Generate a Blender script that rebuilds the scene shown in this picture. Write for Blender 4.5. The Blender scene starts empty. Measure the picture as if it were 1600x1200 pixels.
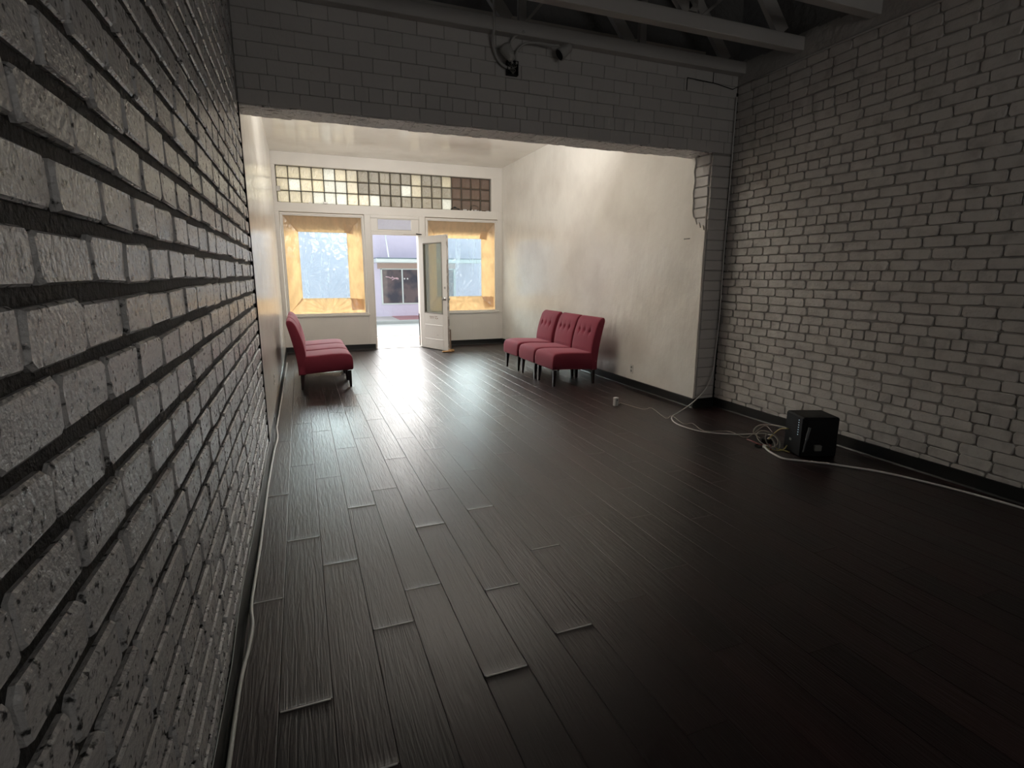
import bpy, bmesh, math, random
from mathutils import Vector, Matrix, noise
rnd = random.Random(7)
scene = bpy.context.scene
COL = scene.collection

# ------------------------------------------------------------------ camera
F_PX, PITCH, YAW, ROLL = 835.62, 0.202209, 0.371996, 0.0019858
fw = Vector((math.sin(YAW)*math.cos(PITCH), math.cos(YAW)*math.cos(PITCH), -math.sin(PITCH)))
rt = Vector((math.cos(YAW), -math.sin(YAW), 0)); up = rt.cross(fw)
r2 = rt*math.cos(ROLL) + up*math.sin(ROLL); u2 = -rt*math.sin(ROLL) + up*math.cos(ROLL)
cam_d = bpy.data.cameras.new('camera'); cam = bpy.data.objects.new('camera', cam_d); COL.objects.link(cam)
M = Matrix.Identity(4)
for i in range(3):
    M[i][0] = r2[i]; M[i][1] = u2[i]; M[i][2] = -fw[i]
M[0][3], M[1][3], M[2][3] = 0, 0, 1.45
cam.matrix_world = M
cam_d.sensor_width = 36; cam_d.lens = F_PX/1600*36; cam_d.clip_start = 0.02; cam_d.clip_end = 200
scene.camera = cam

# ------------------------------------------------------------------ view, world, lights
scene.view_settings.view_transform = 'Standard'; scene.view_settings.look = 'None'
scene.view_settings.gamma = 1; scene.view_settings.use_curve_mapping = False
scene.view_settings.exposure = 0.0
w = bpy.data.worlds.new('overcast_sky'); scene.world = w; w.use_nodes = True
wn = w.node_tree.nodes; wl = w.node_tree.links
wb = wn['Background']; wb.inputs['Strength'].default_value = 1.15
tc = wn.new('ShaderNodeTexCoord'); nz = wn.new('ShaderNodeTexNoise'); nz.inputs['Scale'].default_value = 2.2
cr = wn.new('ShaderNodeValToRGB'); cr.color_ramp.elements[0].color = (.80,.88,1,1); cr.color_ramp.elements[1].color = (.95,.97,1,1)
wl.new(tc.outputs['Generated'], nz.inputs['Vector']); wl.new(nz.outputs['Fac'], cr.inputs['Fac']); wl.new(cr.outputs['Color'], wb.inputs['Color'])

def area(name, loc, target, sx, sy, radiance, color):
    l = bpy.data.lights.new(name, 'AREA'); l.shape = 'RECTANGLE'; l.size = sx; l.size_y = sy
    l.energy = radiance*math.pi*sx*sy; l.color = color
    o = bpy.data.objects.new(name, l); COL.objects.link(o); o.location = loc
    o.rotation_euler = (Vector(target)-Vector(loc)).to_track_quat('-Z', 'Z').to_euler()
    return o
# added light panel acting as bright sky above the street, brightening the room
sky_panel = area('added_sky_panel', (1.8, 22, 7.2), (1.8, 10.7, 1.6), 34, 6.4, 9.5, (1, .985, .95)); sky_panel.data.spread = math.radians(110)
# added unseen fill behind the header, brightening the front room off its ceiling
upl = area('added_ceiling_fill', (1.7, 5.75, 2.84), (1.7, 6.9, 3.6), 2.2, .6, 22, (1, .97, .93)); upl.data.spread = math.radians(150)
# added dim fill behind the camera, lifting the header and trusses
area('added_rear_fill', (2.4, -2.6, 2.2), (2.4, 4.0, 3.3), 2.6, 1.2, 1.9, (1, .97, .93))

# ------------------------------------------------------------------ materials
MATS = {}
def mat(name, color, rough=.5, bump=None, vary=0, spec=.5, metal=0, ramp=None, sheen=0, emit=None, coat=0, objvar=0, two=None):
    """procedural principled material. bump=(scale(x,y,z), strength, distance, detail); two=(color2, scale, lo, hi) blotches"""
    m = bpy.data.materials.new(name); m.use_nodes = True; MATS[name] = m
    nt = m.node_tree; N = nt.nodes; L = nt.links; b = N['Principled BSDF']
    b.inputs['Roughness'].default_value = rough; b.inputs['Metallic'].default_value = metal
    b.inputs['Specular IOR Level'].default_value = spec
    if sheen: b.inputs['Sheen Weight'].default_value = sheen; b.inputs['Sheen Roughness'].default_value = .4; b.inputs['Sheen Tint'].default_value = (1,.5,.55,1)
    if coat: b.inputs['Coat Weight'].default_value = coat; b.inputs['Coat Roughness'].default_value = .25
    geo = N.new('ShaderNodeNewGeometry')
    c = N.new('ShaderNodeRGB'); c.outputs[0].default_value = (*color, 1); out = c.outputs[0]
    if two:
        c2, sc, lo, hi = two
        n = N.new('ShaderNodeTexNoise'); n.inputs['Detail'].default_value = 6
        mp = N.new('ShaderNodeMapping'); mp.inputs['Scale'].default_value = sc if isinstance(sc, tuple) else (sc,)*3
        L.new(geo.outputs['Position'], mp.inputs['Vector']); L.new(mp.outputs[0], n.inputs['Vector']); n.inputs['Scale'].default_value = 1
        mr = N.new('ShaderNodeMapRange'); mr.inputs['From Min'].default_value = lo; mr.inputs['From Max'].default_value = hi
        L.new(n.outputs['Fac'], mr.inputs['Value'])
        mx = N.new('ShaderNodeMix'); mx.data_type = 'RGBA'
        L.new(mr.outputs[0], mx.inputs[0]); L.new(out, mx.inputs[6]); mx.inputs[7].default_value = (*c2, 1); out = mx.outputs[2]
    if vary or objvar:
        hs = N.new('ShaderNodeHueSaturation')
        if objvar:
            oi = N.new('ShaderNodeObjectInfo'); s = oi.outputs['Random']; amt = objvar
        else:
            n = N.new('ShaderNodeTexNoise'); n.inputs['Scale'].default_value = 3; n.inputs['Detail'].default_value = 5
            L.new(geo.outputs['Position'], n.inputs['Vector']); s = n.outputs['Fac']; amt = vary
        mr = N.new('ShaderNodeMapRange'); mr.inputs['To Min'].default_value = 1-amt; mr.inputs['To Max'].default_value = 1+amt
        L.new(s, mr.inputs['Value']); L.new(mr.outputs[0], hs.inputs['Value']); L.new(out, hs.inputs['Color']); out = hs.outputs[0]
    L.new(out, b.inputs['Base Color'])
    if bump:
        sc, st, dist, det = bump
        n = N.new('ShaderNodeTexNoise'); n.inputs['Scale'].default_value = 1; n.inputs['Detail'].default_value = det
        mp = N.new('ShaderNodeMapping'); mp.inputs['Scale'].default_value = sc if isinstance(sc, tuple) else (sc,)*3
        L.new(geo.outputs['Position'], mp.inputs['Vector']); L.new(mp.outputs[0], n.inputs['Vector'])
        bp = N.new('ShaderNodeBump'); bp.inputs['Strength'].default_value = st; bp.inputs['Distance'].default_value = dist
        L.new(n.outputs['Fac'], bp.inputs['Height']); L.new(bp.outputs[0], b.inputs['Normal'])
    if emit: b.inputs['Emission Color'].default_value = (*emit[0], 1); b.inputs['Emission Strength'].default_value = emit[1]
    return m

white_brick = mat('white_painted_brick', (.60,.575,.545), .42, (60, .5, .006, 6), two=((.40,.38,.36), 9, .5, .8), objvar=.07)
mortar = mat('grey_mortar', (.34,.32,.30), .7, (40, .6, .01, 6), vary=.4)
left_brick = mat('glossy_speckled_white_brick', (.60,.59,.58), .24, (80, .8, .006, 5), two=((.05,.05,.05), (60,60,60), .57, .66), objvar=.08)
dark_mortar = mat('black_mortar', (.018,.017,.016), .7, (60, .8, .01, 5))
header_brick = mat('beam_painted_brick', (.58,.56,.54), .5, (30, .4, .008, 6), vary=.12, objvar=.04)
header_mortar = mat('beam_mortar', (.36,.345,.33), .7, (40, .5, .008, 5))
plaster = mat('semi_gloss_plaster', (.86,.83,.77), .20, ((6,6,3.5), .55, .022, 9), two=((.72,.68,.62), 1.3, .45, .75))
ceil_paint = mat('semi_gloss_ceiling', (.86,.82,.75), .17, ((9,4,5), .25, .008, 4), two=((.70,.64,.56), 1.6, .5, .8))
cream_trim = mat('cream_wood_trim', (.74,.70,.64), .4, (25, .2, .004, 4), vary=.06)
beam_paint = mat('painted_timber', (.50,.485,.465), .55, ((14,14,14), .3, .006, 5), vary=.12)
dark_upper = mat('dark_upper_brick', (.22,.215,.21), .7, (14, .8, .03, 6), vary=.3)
chipped = mat('chipped_white_plaster', (.80,.79,.78), .5, (38, .9, .02, 8), two=((.12,.11,.10), (14,45,45), .60, .66))
concrete = mat('painted_concrete', (.42,.405,.385), .65, (20, .7, .02, 6), vary=.2)
black_base = mat('black_rubber_baseboard', (.012,.013,.013), .38, (8, .3, .01, 3))
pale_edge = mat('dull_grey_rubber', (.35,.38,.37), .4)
crack = mat('dark_joint_gap', (.006,.006,.006), .8)
velvet = mat('burgundy_velvet', (.22,.026,.048), .75, (220, .25, .002, 3), sheen=.35, vary=.12, spec=.25)
wood_leg = mat('dark_walnut_leg', (.018,.009,.007), .35, ((60,60,6), .2, .002, 3))
cable_white = mat('white_cable', (.72,.71,.68), .4)
cable_thin = mat('beige_wire', (.50,.46,.40), .5)
cable_grey = mat('grey_cable', (.20,.20,.18), .5)
cable_yellow = mat('yellow_cable', (.42,.36,.12), .5)
cable_red = mat('dark_red_cable', (.16,.02,.02), .5)
black_plastic = mat('black_plastic', (.005,.005,.006), .55, spec=.25)
led = mat('green_white_led', (.6,.8,.9), .4, emit=((.7,.85,1), .25))
white_plastic = mat('white_plastic', (.78,.77,.74), .35)
metal = mat('worn_metal', (.35,.33,.30), .35, metal=.9)
galv = mat('painted_conduit', (.46,.45,.43), .5)
wood_raw = mat('weathered_bare_wood', (.22,.15,.10), .7, ((60,60,6), .6, .004, 5), vary=.3)
plywood = mat('brown_plywood', (.36,.22,.14), .7, ((20,20,4), .3, .004, 4), vary=.2)
door_paint = mat('old_white_door_paint', (.72,.69,.64), .38, ((18,18,10), .35, .006, 6), two=((.30,.24,.19), (9,9,16), .70, .76))
door_edge = mat('bare_door_edge', (.33,.29,.26), .6, ((30,30,8), .6, .006, 6), two=((.62,.58,.54), (14,14,9), .48, .56))
facade = mat('lavender_stucco', (.74,.71,.86), .8, (10, .4, .01, 5), vary=.05)
facade_tan = mat('tan_stucco', (.55,.42,.36), .8, (10, .4, .01, 5), vary=.1)
facade_white = mat('white_awning_metal', (.70,.78,.76), .5)
slate_metal = mat('slate_flashing', (.16,.22,.27), .5)
dark_glass = mat('dark_shop_glass', (.05,.05,.07), .06, two=((.16,.12,.12), (2,2,2), .4, .6))
pink_neon = mat('pink_window_script', (.85,.62,.68), .5)
asphalt = mat('pale_asphalt', (.44,.47,.46), .85, (40, .4, .01, 5), vary=.08)
curbm = mat('concrete_kerb', (.42,.45,.44), .8, (30, .4, .01, 5), vary=.06)
sidewalk_m = mat('pale_sidewalk', (.58,.57,.54), .8, (30, .4, .01, 5), vary=.06)
red_kerb = mat('faded_red_paving', (.50,.27,.28), .8, (30, .4, .01, 5), vary=.08)
paver = mat('pink_clay_paver', (.62,.44,.38), .8, (30, .4, .01, 4), objvar=.1, vary=.2)
sub = mat('plank_underlay', (.008,.006,.005), .8)

def floor_material():
    m = bpy.data.materials.new('dark_hand_scraped_plank'); m.use_nodes = True
    nt = m.node_tree; N = nt.nodes; L = nt.links; b = N['Principled BSDF']
    geo = N.new('ShaderNodeNewGeometry'); oi = N.new('ShaderNodeObjectInfo')
    off = N.new('ShaderNodeMath'); off.operation = 'MULTIPLY'; off.inputs[1].default_value = 37; L.new(oi.outputs['Random'], off.inputs[0])
    cmb = N.new('ShaderNodeCombineXYZ'); L.new(off.outputs[0], cmb.inputs[1]); L.new(off.outputs[0], cmb.inputs[2])
    add = N.new('ShaderNodeVectorMath'); add.operation = 'ADD'; L.new(geo.outputs['Position'], add.inputs[0]); L.new(cmb.outputs[0], add.inputs[1])
    def ns(scale, det, dist=0):
        mp = N.new('ShaderNodeMapping'); mp.inputs['Scale'].default_value = scale; L.new(add.outputs[0], mp.inputs['Vector'])
        n = N.new('ShaderNodeTexNoise'); n.inputs['Scale'].default_value = 1; n.inputs['Detail'].default_value = det; n.inputs['Distortion'].default_value = dist
        L.new(mp.outputs[0], n.inputs['Vector']); return n.outputs['Fac']
    g = ns((58, 3.2, 1), 3, 1.3); g2 = ns((170, 9, 1), 2); g3 = ns((3, .8, 1), 3)
    mx = N.new('ShaderNodeMix'); mx.data_type = 'RGBA'; L.new(g3, mx.inputs[0]); mx.inputs[6].default_value = (.005,.003,.003,1); mx.inputs[7].default_value = (.028,.011,.010,1)
    hs = N.new('ShaderNodeHueSaturation'); mr = N.new('ShaderNodeMapRange'); mr.inputs['To Min'].default_value = .6; mr.inputs['To Max'].default_value = 1.5
    L.new(oi.outputs['Random'], mr.inputs['Value']); L.new(mr.outputs[0], hs.inputs['Value']); L.new(mx.outputs[2], hs.inputs['Color']); L.new(hs.outputs[0], b.inputs['Base Color'])
    b1 = N.new('ShaderNodeBump'); b1.inputs['Strength'].default_value = .36; b1.inputs['Distance'].default_value = .007; L.new(g, b1.inputs['Height'])
    b2 = N.new('ShaderNodeBump'); b2.inputs['Strength'].default_value = .22; b2.inputs['Distance'].default_value = .0018; L.new(g2, b2.inputs['Height']); L.new(b1.outputs[0], b2.inputs['Normal'])
    L.new(b2.outputs[0], b.inputs['Normal'])
    rr = N.new('ShaderNodeMapRange'); rr.inputs['To Min'].default_value = .29; rr.inputs['To Max'].default_value = .40; L.new(g3, rr.inputs['Value']); L.new(rr.outputs[0], b.inputs['Roughness'])
    b.inputs['Specular IOR Level'].default_value = .55
    return m
plank_m = floor_material()

def sheet_material(name, transp, trans_col, gloss, mix_trans, tint=(1,1,1), bump=0, objvar=0, bscale=30, diff=None, vamp=.12, stretch=(1,1,1), tvar=0):
    """thin sheet: transparent / translucent / glossy mix"""
    m = bpy.data.materials.new(name); m.use_nodes = True; nt = m.node_tree; N = nt.nodes; L = nt.links
    N.remove(N['Principled BSDF']); out = N['Material Output']
    tr = N.new('ShaderNodeBsdfTransparent'); tr.inputs[0].default_value = (*tint, 1)
    tl = N.new('ShaderNodeBsdfTranslucent'); df = N.new('ShaderNodeBsdfDiffuse'); gl = N.new('ShaderNodeBsdfGlossy')
    gl.inputs['Roughness'].default_value = .15
    geo = N.new('ShaderNodeNewGeometry'); n = N.new('ShaderNodeTexNoise'); n.inputs['Scale'].default_value = bscale; n.inputs['Detail'].default_value = 5
    mp = N.new('ShaderNodeMapping'); mp.inputs['Scale'].default_value = stretch
    L.new(geo.outputs['Position'], mp.inputs['Vector']); L.new(mp.outputs[0], n.inputs['Vector'])
    hs = N.new('ShaderNodeHueSaturation'); hs.inputs['Color'].default_value = (*trans_col, 1)
    mr = N.new('ShaderNodeMapRange'); mr.inputs['From Min'].default_value = .3; mr.inputs['From Max'].default_value = .7
    mr.inputs['To Min'].default_value = 1-vamp; mr.inputs['To Max'].default_value = 1+vamp; L.new(n.outputs['Fac'], mr.inputs['Value']); val = mr.outputs[0]
    if objvar:
        oi = N.new('ShaderNodeObjectInfo'); m_r = N.new('ShaderNodeMapRange'); m_r.inputs['To Min'].default_value = 1-objvar; m_r.inputs['To Max'].default_value = 1+objvar
        L.new(oi.outputs['Random'], m_r.inputs['Value']); mu = N.new('ShaderNodeMath'); mu.operation = 'MULTIPLY'
        L.new(val, mu.inputs[0]); L.new(m_r.outputs[0], mu.inputs[1]); val = mu.outputs[0]
    L.new(val, hs.inputs['Value']); L.new(hs.outputs[0], tl.inputs[0])
    df.inputs[0].default_value = (*(diff or trans_col), 1)
    if bump:
        bp = N.new('ShaderNodeBump'); bp.inputs['Strength'].default_value = bump; bp.inputs['Distance'].default_value = .01
        L.new(n.outputs['Fac'], bp.inputs['Height'])
        for s in (tl, df, gl): L.new(bp.outputs[0], s.inputs['Normal'])
    m1 = N.new('ShaderNodeMixShader'); m1.inputs[0].default_value = mix_trans; L.new(df.outputs[0], m1.inputs[1]); L.new(tl.outputs[0], m1.inputs[2])
    m2 = N.new('ShaderNodeMixShader'); m2.inputs[0].default_value = transp
    if tvar:
        mp2 = N.new('ShaderNodeMapping'); mp2.inputs['Scale'].default_value = (11, 1, 1.3); mp2.inputs['Rotation'].default_value = (0, .22, 0)
        n2 = N.new('ShaderNodeTexNoise'); n2.inputs['Scale'].default_value = 1; n2.inputs['Detail'].default_value = 4; n2.inputs['Distortion'].default_value = .8
        L.new(geo.outputs['Position'], mp2.inputs['Vector']); L.new(mp2.outputs[0], n2.inputs['Vector'])
        r2_ = N.new('ShaderNodeMapRange'); r2_.inputs['From Min'].default_value = .53; r2_.inputs['From Max'].default_value = .72
        r2_.inputs['To Min'].default_value = transp; r2_.inputs['To Max'].default_value = transp-tvar; L.new(n2.outputs['Fac'], r2_.inputs['Value']); L.new(r2_.outputs[0], m2.inputs[0])
    L.new(m1.outputs[0], m2.inputs[1]); L.new(tr.outputs[0], m2.inputs[2])
    m3 = N.new('ShaderNodeMixShader'); m3.inputs[0].default_value = gloss; L.new(m2.outputs[0], m3.inputs[1]); L.new(gl.outputs[0], m3.inputs[2])
    L.new(m3.outputs[0], out.inputs['Surface']); return m
paper = sheet_material('amber_masking_paper', .0, (.62,.40,.19), .03, .40, bump=1.0, bscale=9, vamp=.22, stretch=(1.6,1,.7), diff=(.72,.54,.36))
film = sheet_material('clear_plastic_film', .80, (.60,.74,.85), .06, .25, tint=(.80,.93,1), bump=.3, bscale=6, tvar=.32)
pane_m = sheet_material('window_glass', .97, (.8,.85,.9), .06, .5, tint=(.95,.98,.97))
door_glass = sheet_material('olive_door_glass', .62, (.34,.34,.28), .10, .5, tint=(.70,.71,.62))  # olive of the pane's reflection put into its tint and body colour
block_warm = sheet_material('warm_glass_block', .10, (.84,.78,.62), .10, .32, tint=(.9,.88,.75), bump=.6, objvar=.22, bscale=45, vamp=.35, stretch=(1,1,.6))
block_clear = sheet_material('clear_glass_block', .15, (.88,.88,.80), .10, .36, tint=(.95,.95,.9), bump=.8, objvar=.2, bscale=60, vamp=.35, stretch=(1,1,.6))
block_grey = sheet_material('grey_glass_block', .08, (.44,.40,.30), .12, .24, tint=(.45,.42,.34), bump=1.0, objvar=.42, bscale=60, vamp=.35, stretch=(1,1,.6))
block_brown = sheet_material('boarded_glass_block', .25, (.24,.15,.10), .10, .2, tint=(.6,.5,.42), bump=.5, objvar=.1, bscale=50, vamp=.35, stretch=(1,1,.6))

# ------------------------------------------------------------------ mesh helpers
class MB:
    def __init__(s): s.v = []; s.f = []
    def add(s, vs, fs):
        o = len(s.v); s.v += [tuple(v) for v in vs]; s.f += [tuple(i+o for i in f) for f in fs]; return s
    def box(s, x0, x1, y0, y1, z0, z1):
        return s.add([(x0,y0,z0),(x1,y0,z0),(x1,y1,z0),(x0,y1,z0),(x0,y0,z1),(x1,y0,z1),(x1,y1,z1),(x0,y1,z1)],
                     [(0,3,2,1),(4,5,6,7),(0,1,5,4),(1,2,6,5),(2,3,7,6),(3,0,4,7)])
    def bbox(s, x0, x1, y0, y1, z0, z1, b=.004):
        bm = bmesh.new(); bmesh.ops.create_cube(bm, size=1)
        for v in bm.verts: v.co = ((x0+x1)/2+v.co.x*(x1-x0), (y0+y1)/2+v.co.y*(y1-y0), (z0+z1)/2+v.co.z*(z1-z0))
        bmesh.ops.bevel(bm, geom=bm.edges[:], offset=b, segments=1, affect='EDGES')
        bm.verts.index_update()
        s.add([v.co[:] for v in bm.verts], [[v.index for v in f.verts] for f in bm.faces]); bm.free(); return s
    def bar(s, a, b, wd, th, side=(0,1,0)):
        """rectangular bar from a to b; th measured along 'side', wd across"""
        a = Vector(a); b = Vector(b); d = (b-a).normalized(); n = Vector(side); n = (n-d*n.dot(d)).normalized(); c = d.cross(n)
        vs = [p + c*sx*wd/2 + n*sy*th/2 for p in (a, b) for sx, sy in ((-1,-1),(1,-1),(1,1),(-1,1))]
        return s.add(vs, [(0,3,2,1),(4,5,6,7),(0,1,5,4),(1,2,6,5),(2,3,7,6),(3,0,4,7)])
    def tube(s, pts, r, n=8):
        P = [Vector(p) for p in pts]; o = len(s.v); m = len(P); prev = None
        for i, p in enumerate(P):
            d = (P[min(i+1,m-1)]-P[max(i-1,0)]).normalized()
            a = prev if prev else (Vector((0,0,1)) if abs(d.z) < .9 else Vector((1,0,0)))
            a = (a-d*a.dot(d)).normalized(); prev = a; c = d.cross(a)
            rr = r[i] if isinstance(r, (list, tuple)) else r
            s.v += [tuple(p+(a*math.cos(t)+c*math.sin(t))*rr) for t in [2*math.pi*k/n for k in range(n)]]
        for i in range(m-1):
            for k in range(n): s.f.append((o+i*n+k, o+i*n+(k+1)%n, o+(i+1)*n+(k+1)%n, o+(i+1)*n+k))
        s.f.append(tuple(o+k for k in range(n))[::-1]); s.f.append(tuple(o+(m-1)*n+k for k in range(n))); return s
    def build(s, name, m, parent=None, smooth=False):
        me = bpy.data.meshes.new(name); me.from_pydata(s.v, [], s.f); me.materials.append(m)
        if smooth: me.polygons.foreach_set('use_smooth', [True]*len(me.polygons))
        me.update(); o = bpy.data.objects.new(name, me); COL.objects.link(o)
        if parent: o.parent = parent
        return o
def curve_pts(pts, k=6):
    P = [Vector(p) for p in pts]; P = [2*P[0]-P[1]]+P+[2*P[-1]-P[-2]]; out = []
    for i in range(1, len(P)-2):
        for j in range(k):
            t = j/k; a, b, c, d = P[i-1:i+3]
            out.append(.5*((2*b)+(c-a)*t+(2*a-5*b+4*c-d)*t*t+(3*b-a-3*c+d)*t**3))
    return out+[P[-2]]
def tag(o, label=None, cat=None, group=None, kind=None):
    if label: o['label'] = label
    if cat: o['category'] = cat
    if group: o['group'] = group
    if kind: o['kind'] = kind
    return o
def empty(name, loc=(0,0,0), rz=0, parent=None):
    o = bpy.data.objects.new(name, None); COL.objects.link(o); o.location = loc; o.rotation_euler.z = rz; o.empty_display_size = .1
    if parent: o.parent = parent
    return o
def struct(o): o['kind'] = 'structure'; return o
def box_struct(name, m, *a): return struct(MB().box(*a).build(name, m))
def child(parent, src, name, loc, rz=0, scale=(1,1,1)):
    o = bpy.data.objects.new(name, src); COL.objects.link(o); o.parent = parent; o.location = loc; o.rotation_euler.z = rz; o.scale = scale
    return o

# ------------------------------------------------------------------ brick pieces
def brick_mesh(name, m, L, H, D, seed, cut=.010, jit=.003, inset=.006):
    """brick face with chamfered outline; back at y=0, front at y=-D, centred on x and z"""
    r = random.Random(seed); a, b = L/2, H/2; c = cut
    ring = [(-a+c,-b),(a-c,-b),(a,-b+c),(a,b-c),(a-c,b),(-a+c,b),(-a,b-c),(-a,-b+c)]
    ring = [(x+r.uniform(-jit,jit), z+r.uniform(-jit,jit)) for x, z in ring]
    vs = [(x,0,z) for x,z in ring] + [(x,-D*.55,z) for x,z in ring]
    vs += [(x*(1-inset/a), -D+r.uniform(-.0015,.0015), z*(1-inset/b)) for x,z in ring]
    fs = [(i,(i+1)%8,8+(i+1)%8,8+i) for i in range(8)]+[(8+i,8+(i+1)%8,16+(i+1)%8,16+i) for i in range(8)]+[tuple(range(16,24))]
    me = bpy.data.meshes.new(name); me.from_pydata(vs, [], fs); me.materials.append(m); me.update(); return me
def join_bricks(parent, variants, items, name, m):
    """items = [(variant, matrix)] joined to one stuff part"""
    mb = MB()
    for me, mx in items:
        mb.add([mx @ v.co for v in me.vertices], [tuple(p.vertices) for p in me.polygons])
    o = mb.build(name, m, parent); o['kind'] = 'stuff'; return o
def courses(u0, u1, z0, z1, H, L, header_every=6, gap=.01, seed=1, header_rows=()):
    r = random.Random(seed); out = []; n = int(round((z1-z0)/H)); H = (z1-z0)/n
    for i in range(n):
        hd = (i % header_every == header_every-1) if header_every else False
        if i in header_rows: hd = True
        l = L*.5 if hd else L; u = u0 - (l*.5 if i % 2 else 0) - r.uniform(0, .03)
        while u < u1-.005:
            a = max(u, u0); b = min(u+l*r.uniform(.94,1.06), u1)
            if u1-b < .035: b = u1
            if b-a > .03: out.append((a, b, z0+i*H, z0+(i+1)*H, i))
            u = b if b > u else u+l
    return out

def brick_wall(parent, m, rects, plane, axis, rz, L, H, D, gap, pick, jit=.003, cut=.01, seed=3, limit=296, inset=.006, dz=.002, gz=None):
    gz = gap if gz is None else gz
    V = [brick_mesh('brick', m, L-gap, H-gz, D, seed+k, cut=cut, jit=jit, inset=inset) for k in range(6)]
    r = random.Random(seed); chosen = []; rest = []
    for a, b, za, zb, i in rects:
        c = ((a+b)/2, (za+zb)/2); me = r.choice(V)
        sx = ((b-a)-gap)/(L-gap); sz = ((zb-za)-gz)/(H-gz)
        p = plane + 0
        z = c[1]+r.uniform(-dz,dz)
        loc = (c[0], p, z) if axis == 'x' else (p, c[0], z)
        sd = 1+r.uniform(-.2,.2)
        (chosen if pick(*c) else rest).append((pick(*c), me, loc, (sx, sd, sz)))
    chosen.sort(key=lambda t: -t[0]); rest += chosen[limit:]; chosen = chosen[:limit]
    for _, me, loc, sc in chosen: child(parent, me, 'brick', loc, rz, sc)
    if rest:
        join_bricks(parent, V, [(me, Matrix.Translation(loc) @ Matrix.Rotation(rz,4,'Z') @ Matrix.Diagonal((*sc,1))) for _, me, loc, sc in rest], 'brickwork', m)

# ================================================================== STRUCTURE
XL, XR, XP, YH, YF = -.33, 4.25, 3.97, 4.65, 10.75      # left face, right brick face, plaster face, opening plane, shop front
ZH, ZC = 2.66, 3.55
YB = -3.0
# ---- floor and its planks
floor = struct(MB().box(XL-.1, XR+.1, YB-.1, YF+.12, -.06, -.012).build('floor', sub))
PW, PL = .1745, 1.262
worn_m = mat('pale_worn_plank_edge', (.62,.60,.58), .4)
def plank_mesh(lip, seed, far=0, L=PL, W=PW):
    r = random.Random(seed); g = .0007; b = .0025
    ys = [0.0, .002, .005, .009, .014, .020, .028, .04, .06, .30, .62, .95, L-.05, L-.028, L-.016, L-.008, L-.003, L-g]
    ys = [y+g if y == 0 else y for y in ys if y < L]
    xs = [g, g+b, W-g-b, W-g]; vs = []
    for y in ys:
        end = lip*math.exp(-max(0, y-g)/.022) + far*math.exp(-max(0, L-g-y)/.018)
        for k, x in enumerate(xs):
            e = -.0009 if k in (0,3) else 0
            if y <= g+1e-6: e -= lip*.12
            vs.append((x, y, end*(1-.15*(k in (0,3)))*(1+r.uniform(-.1,.1))+e))
    n = len(xs); m = len(ys); base = len(vs)
    vs += [(xs[0], ys[0], -.012), (xs[-1], ys[0], -.012), (xs[-1], ys[-1], -.012), (xs[0], ys[-1], -.012)]
    fs = [(j*n+i, j*n+i+1, (j+1)*n+i+1, (j+1)*n+i) for j in range(m-1) for i in range(n-1)]
    fs += [tuple([base, base+1]+[n-1-k for k in range(n)]), tuple([base+2, base+3]+[(m-1)*n+k for k in range(n)])]
    fs += [tuple([base+3, base]+[j*n for j in range(m)]), tuple([base+1, base+2]+[j*n+n-1 for j in range(m-1,-1,-1)])]
    me = bpy.data.meshes.new('plank'); me.from_pydata(vs, [], fs); me.materials.append(plank_m); me.update(); return me
LH = (.0004, .0013, .0026, .0036, .0050); LIPC = {}
def lip_plank(a, b):
    if (a, b) not in LIPC: LIPC[(a, b)] = plank_mesh(LH[a], a*5+b, LH[b]*.8)
    return LIPC[(a, b)]
# measured near ends (column index -> y of a joint); key: lip strength at a joint
JOINT = {-2:2.422, -1:2.98, 0:2.645, 1:3.303, 2:2.279, 3:2.885, 4:2.144, 5:3.012, 6:2.413, 7:1.847, 8:2.691, 9:1.996, 10:2.55, 11:1.7}
LIP_AT = {(-2,3.697):2, (-2,2.422):2, (-1,2.98):2, (-1,1.743):4, (0,2.645):3, (1,3.303):3, (1,2.039):3, (3,2.885):4, (5,3.012):3, (4,2.144):3, (3,1.58):4, (5,1.712):3,
          (2,2.279):2, (6,2.413):2, (9,1.996):1, (0,1.397):3, (8,2.691):1, (7,1.847):1}
old = MB()
for k in range(-2, 25):
    x0 = .004+PW*k; wid = PW
    if x0 < XL: sx = None
    j = JOINT.get(k, 2.0+((k*0.777) % 1)*PL)
    y = j - math.ceil((j-YB)/PL)*PL
    while y < YF+.1:
        if y+PL < .9 or False:
            # planks behind the camera's view
            if y+PL > YB: old.bbox(x0+.001, min(x0+PW-.001, XR), max(y,YB)+.001, y+PL-.001, -.012, 0, .002)
        else:
            L = PL; ex = min(x0+PW, XR+.02)
            if y+L > YF+.06: L = YF+.06-y
            def lip_of(y):
                for (kk, yy), s in LIP_AT.items():
                    if kk == k and abs(yy-y) < .07: return s
                return 1 if (math.sin(k*12.9+round(y, 1)*78.2)*43758.5) % 1 < .3 else 0
            lip = lip_of(y); lf = lip_of(y+PL)
            if L > .05:
                pk_ = child(floor, lip_plank(lip, lf), 'plank', (x0, y, 0), 0, ((ex-x0)/PW, L/PL if L < PL else 1, 1))
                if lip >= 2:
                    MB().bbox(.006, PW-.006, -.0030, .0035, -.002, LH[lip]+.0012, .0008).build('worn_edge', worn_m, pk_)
        y += PL
o = old.build('planking', plank_m, floor); o['kind'] = 'stuff'

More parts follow.
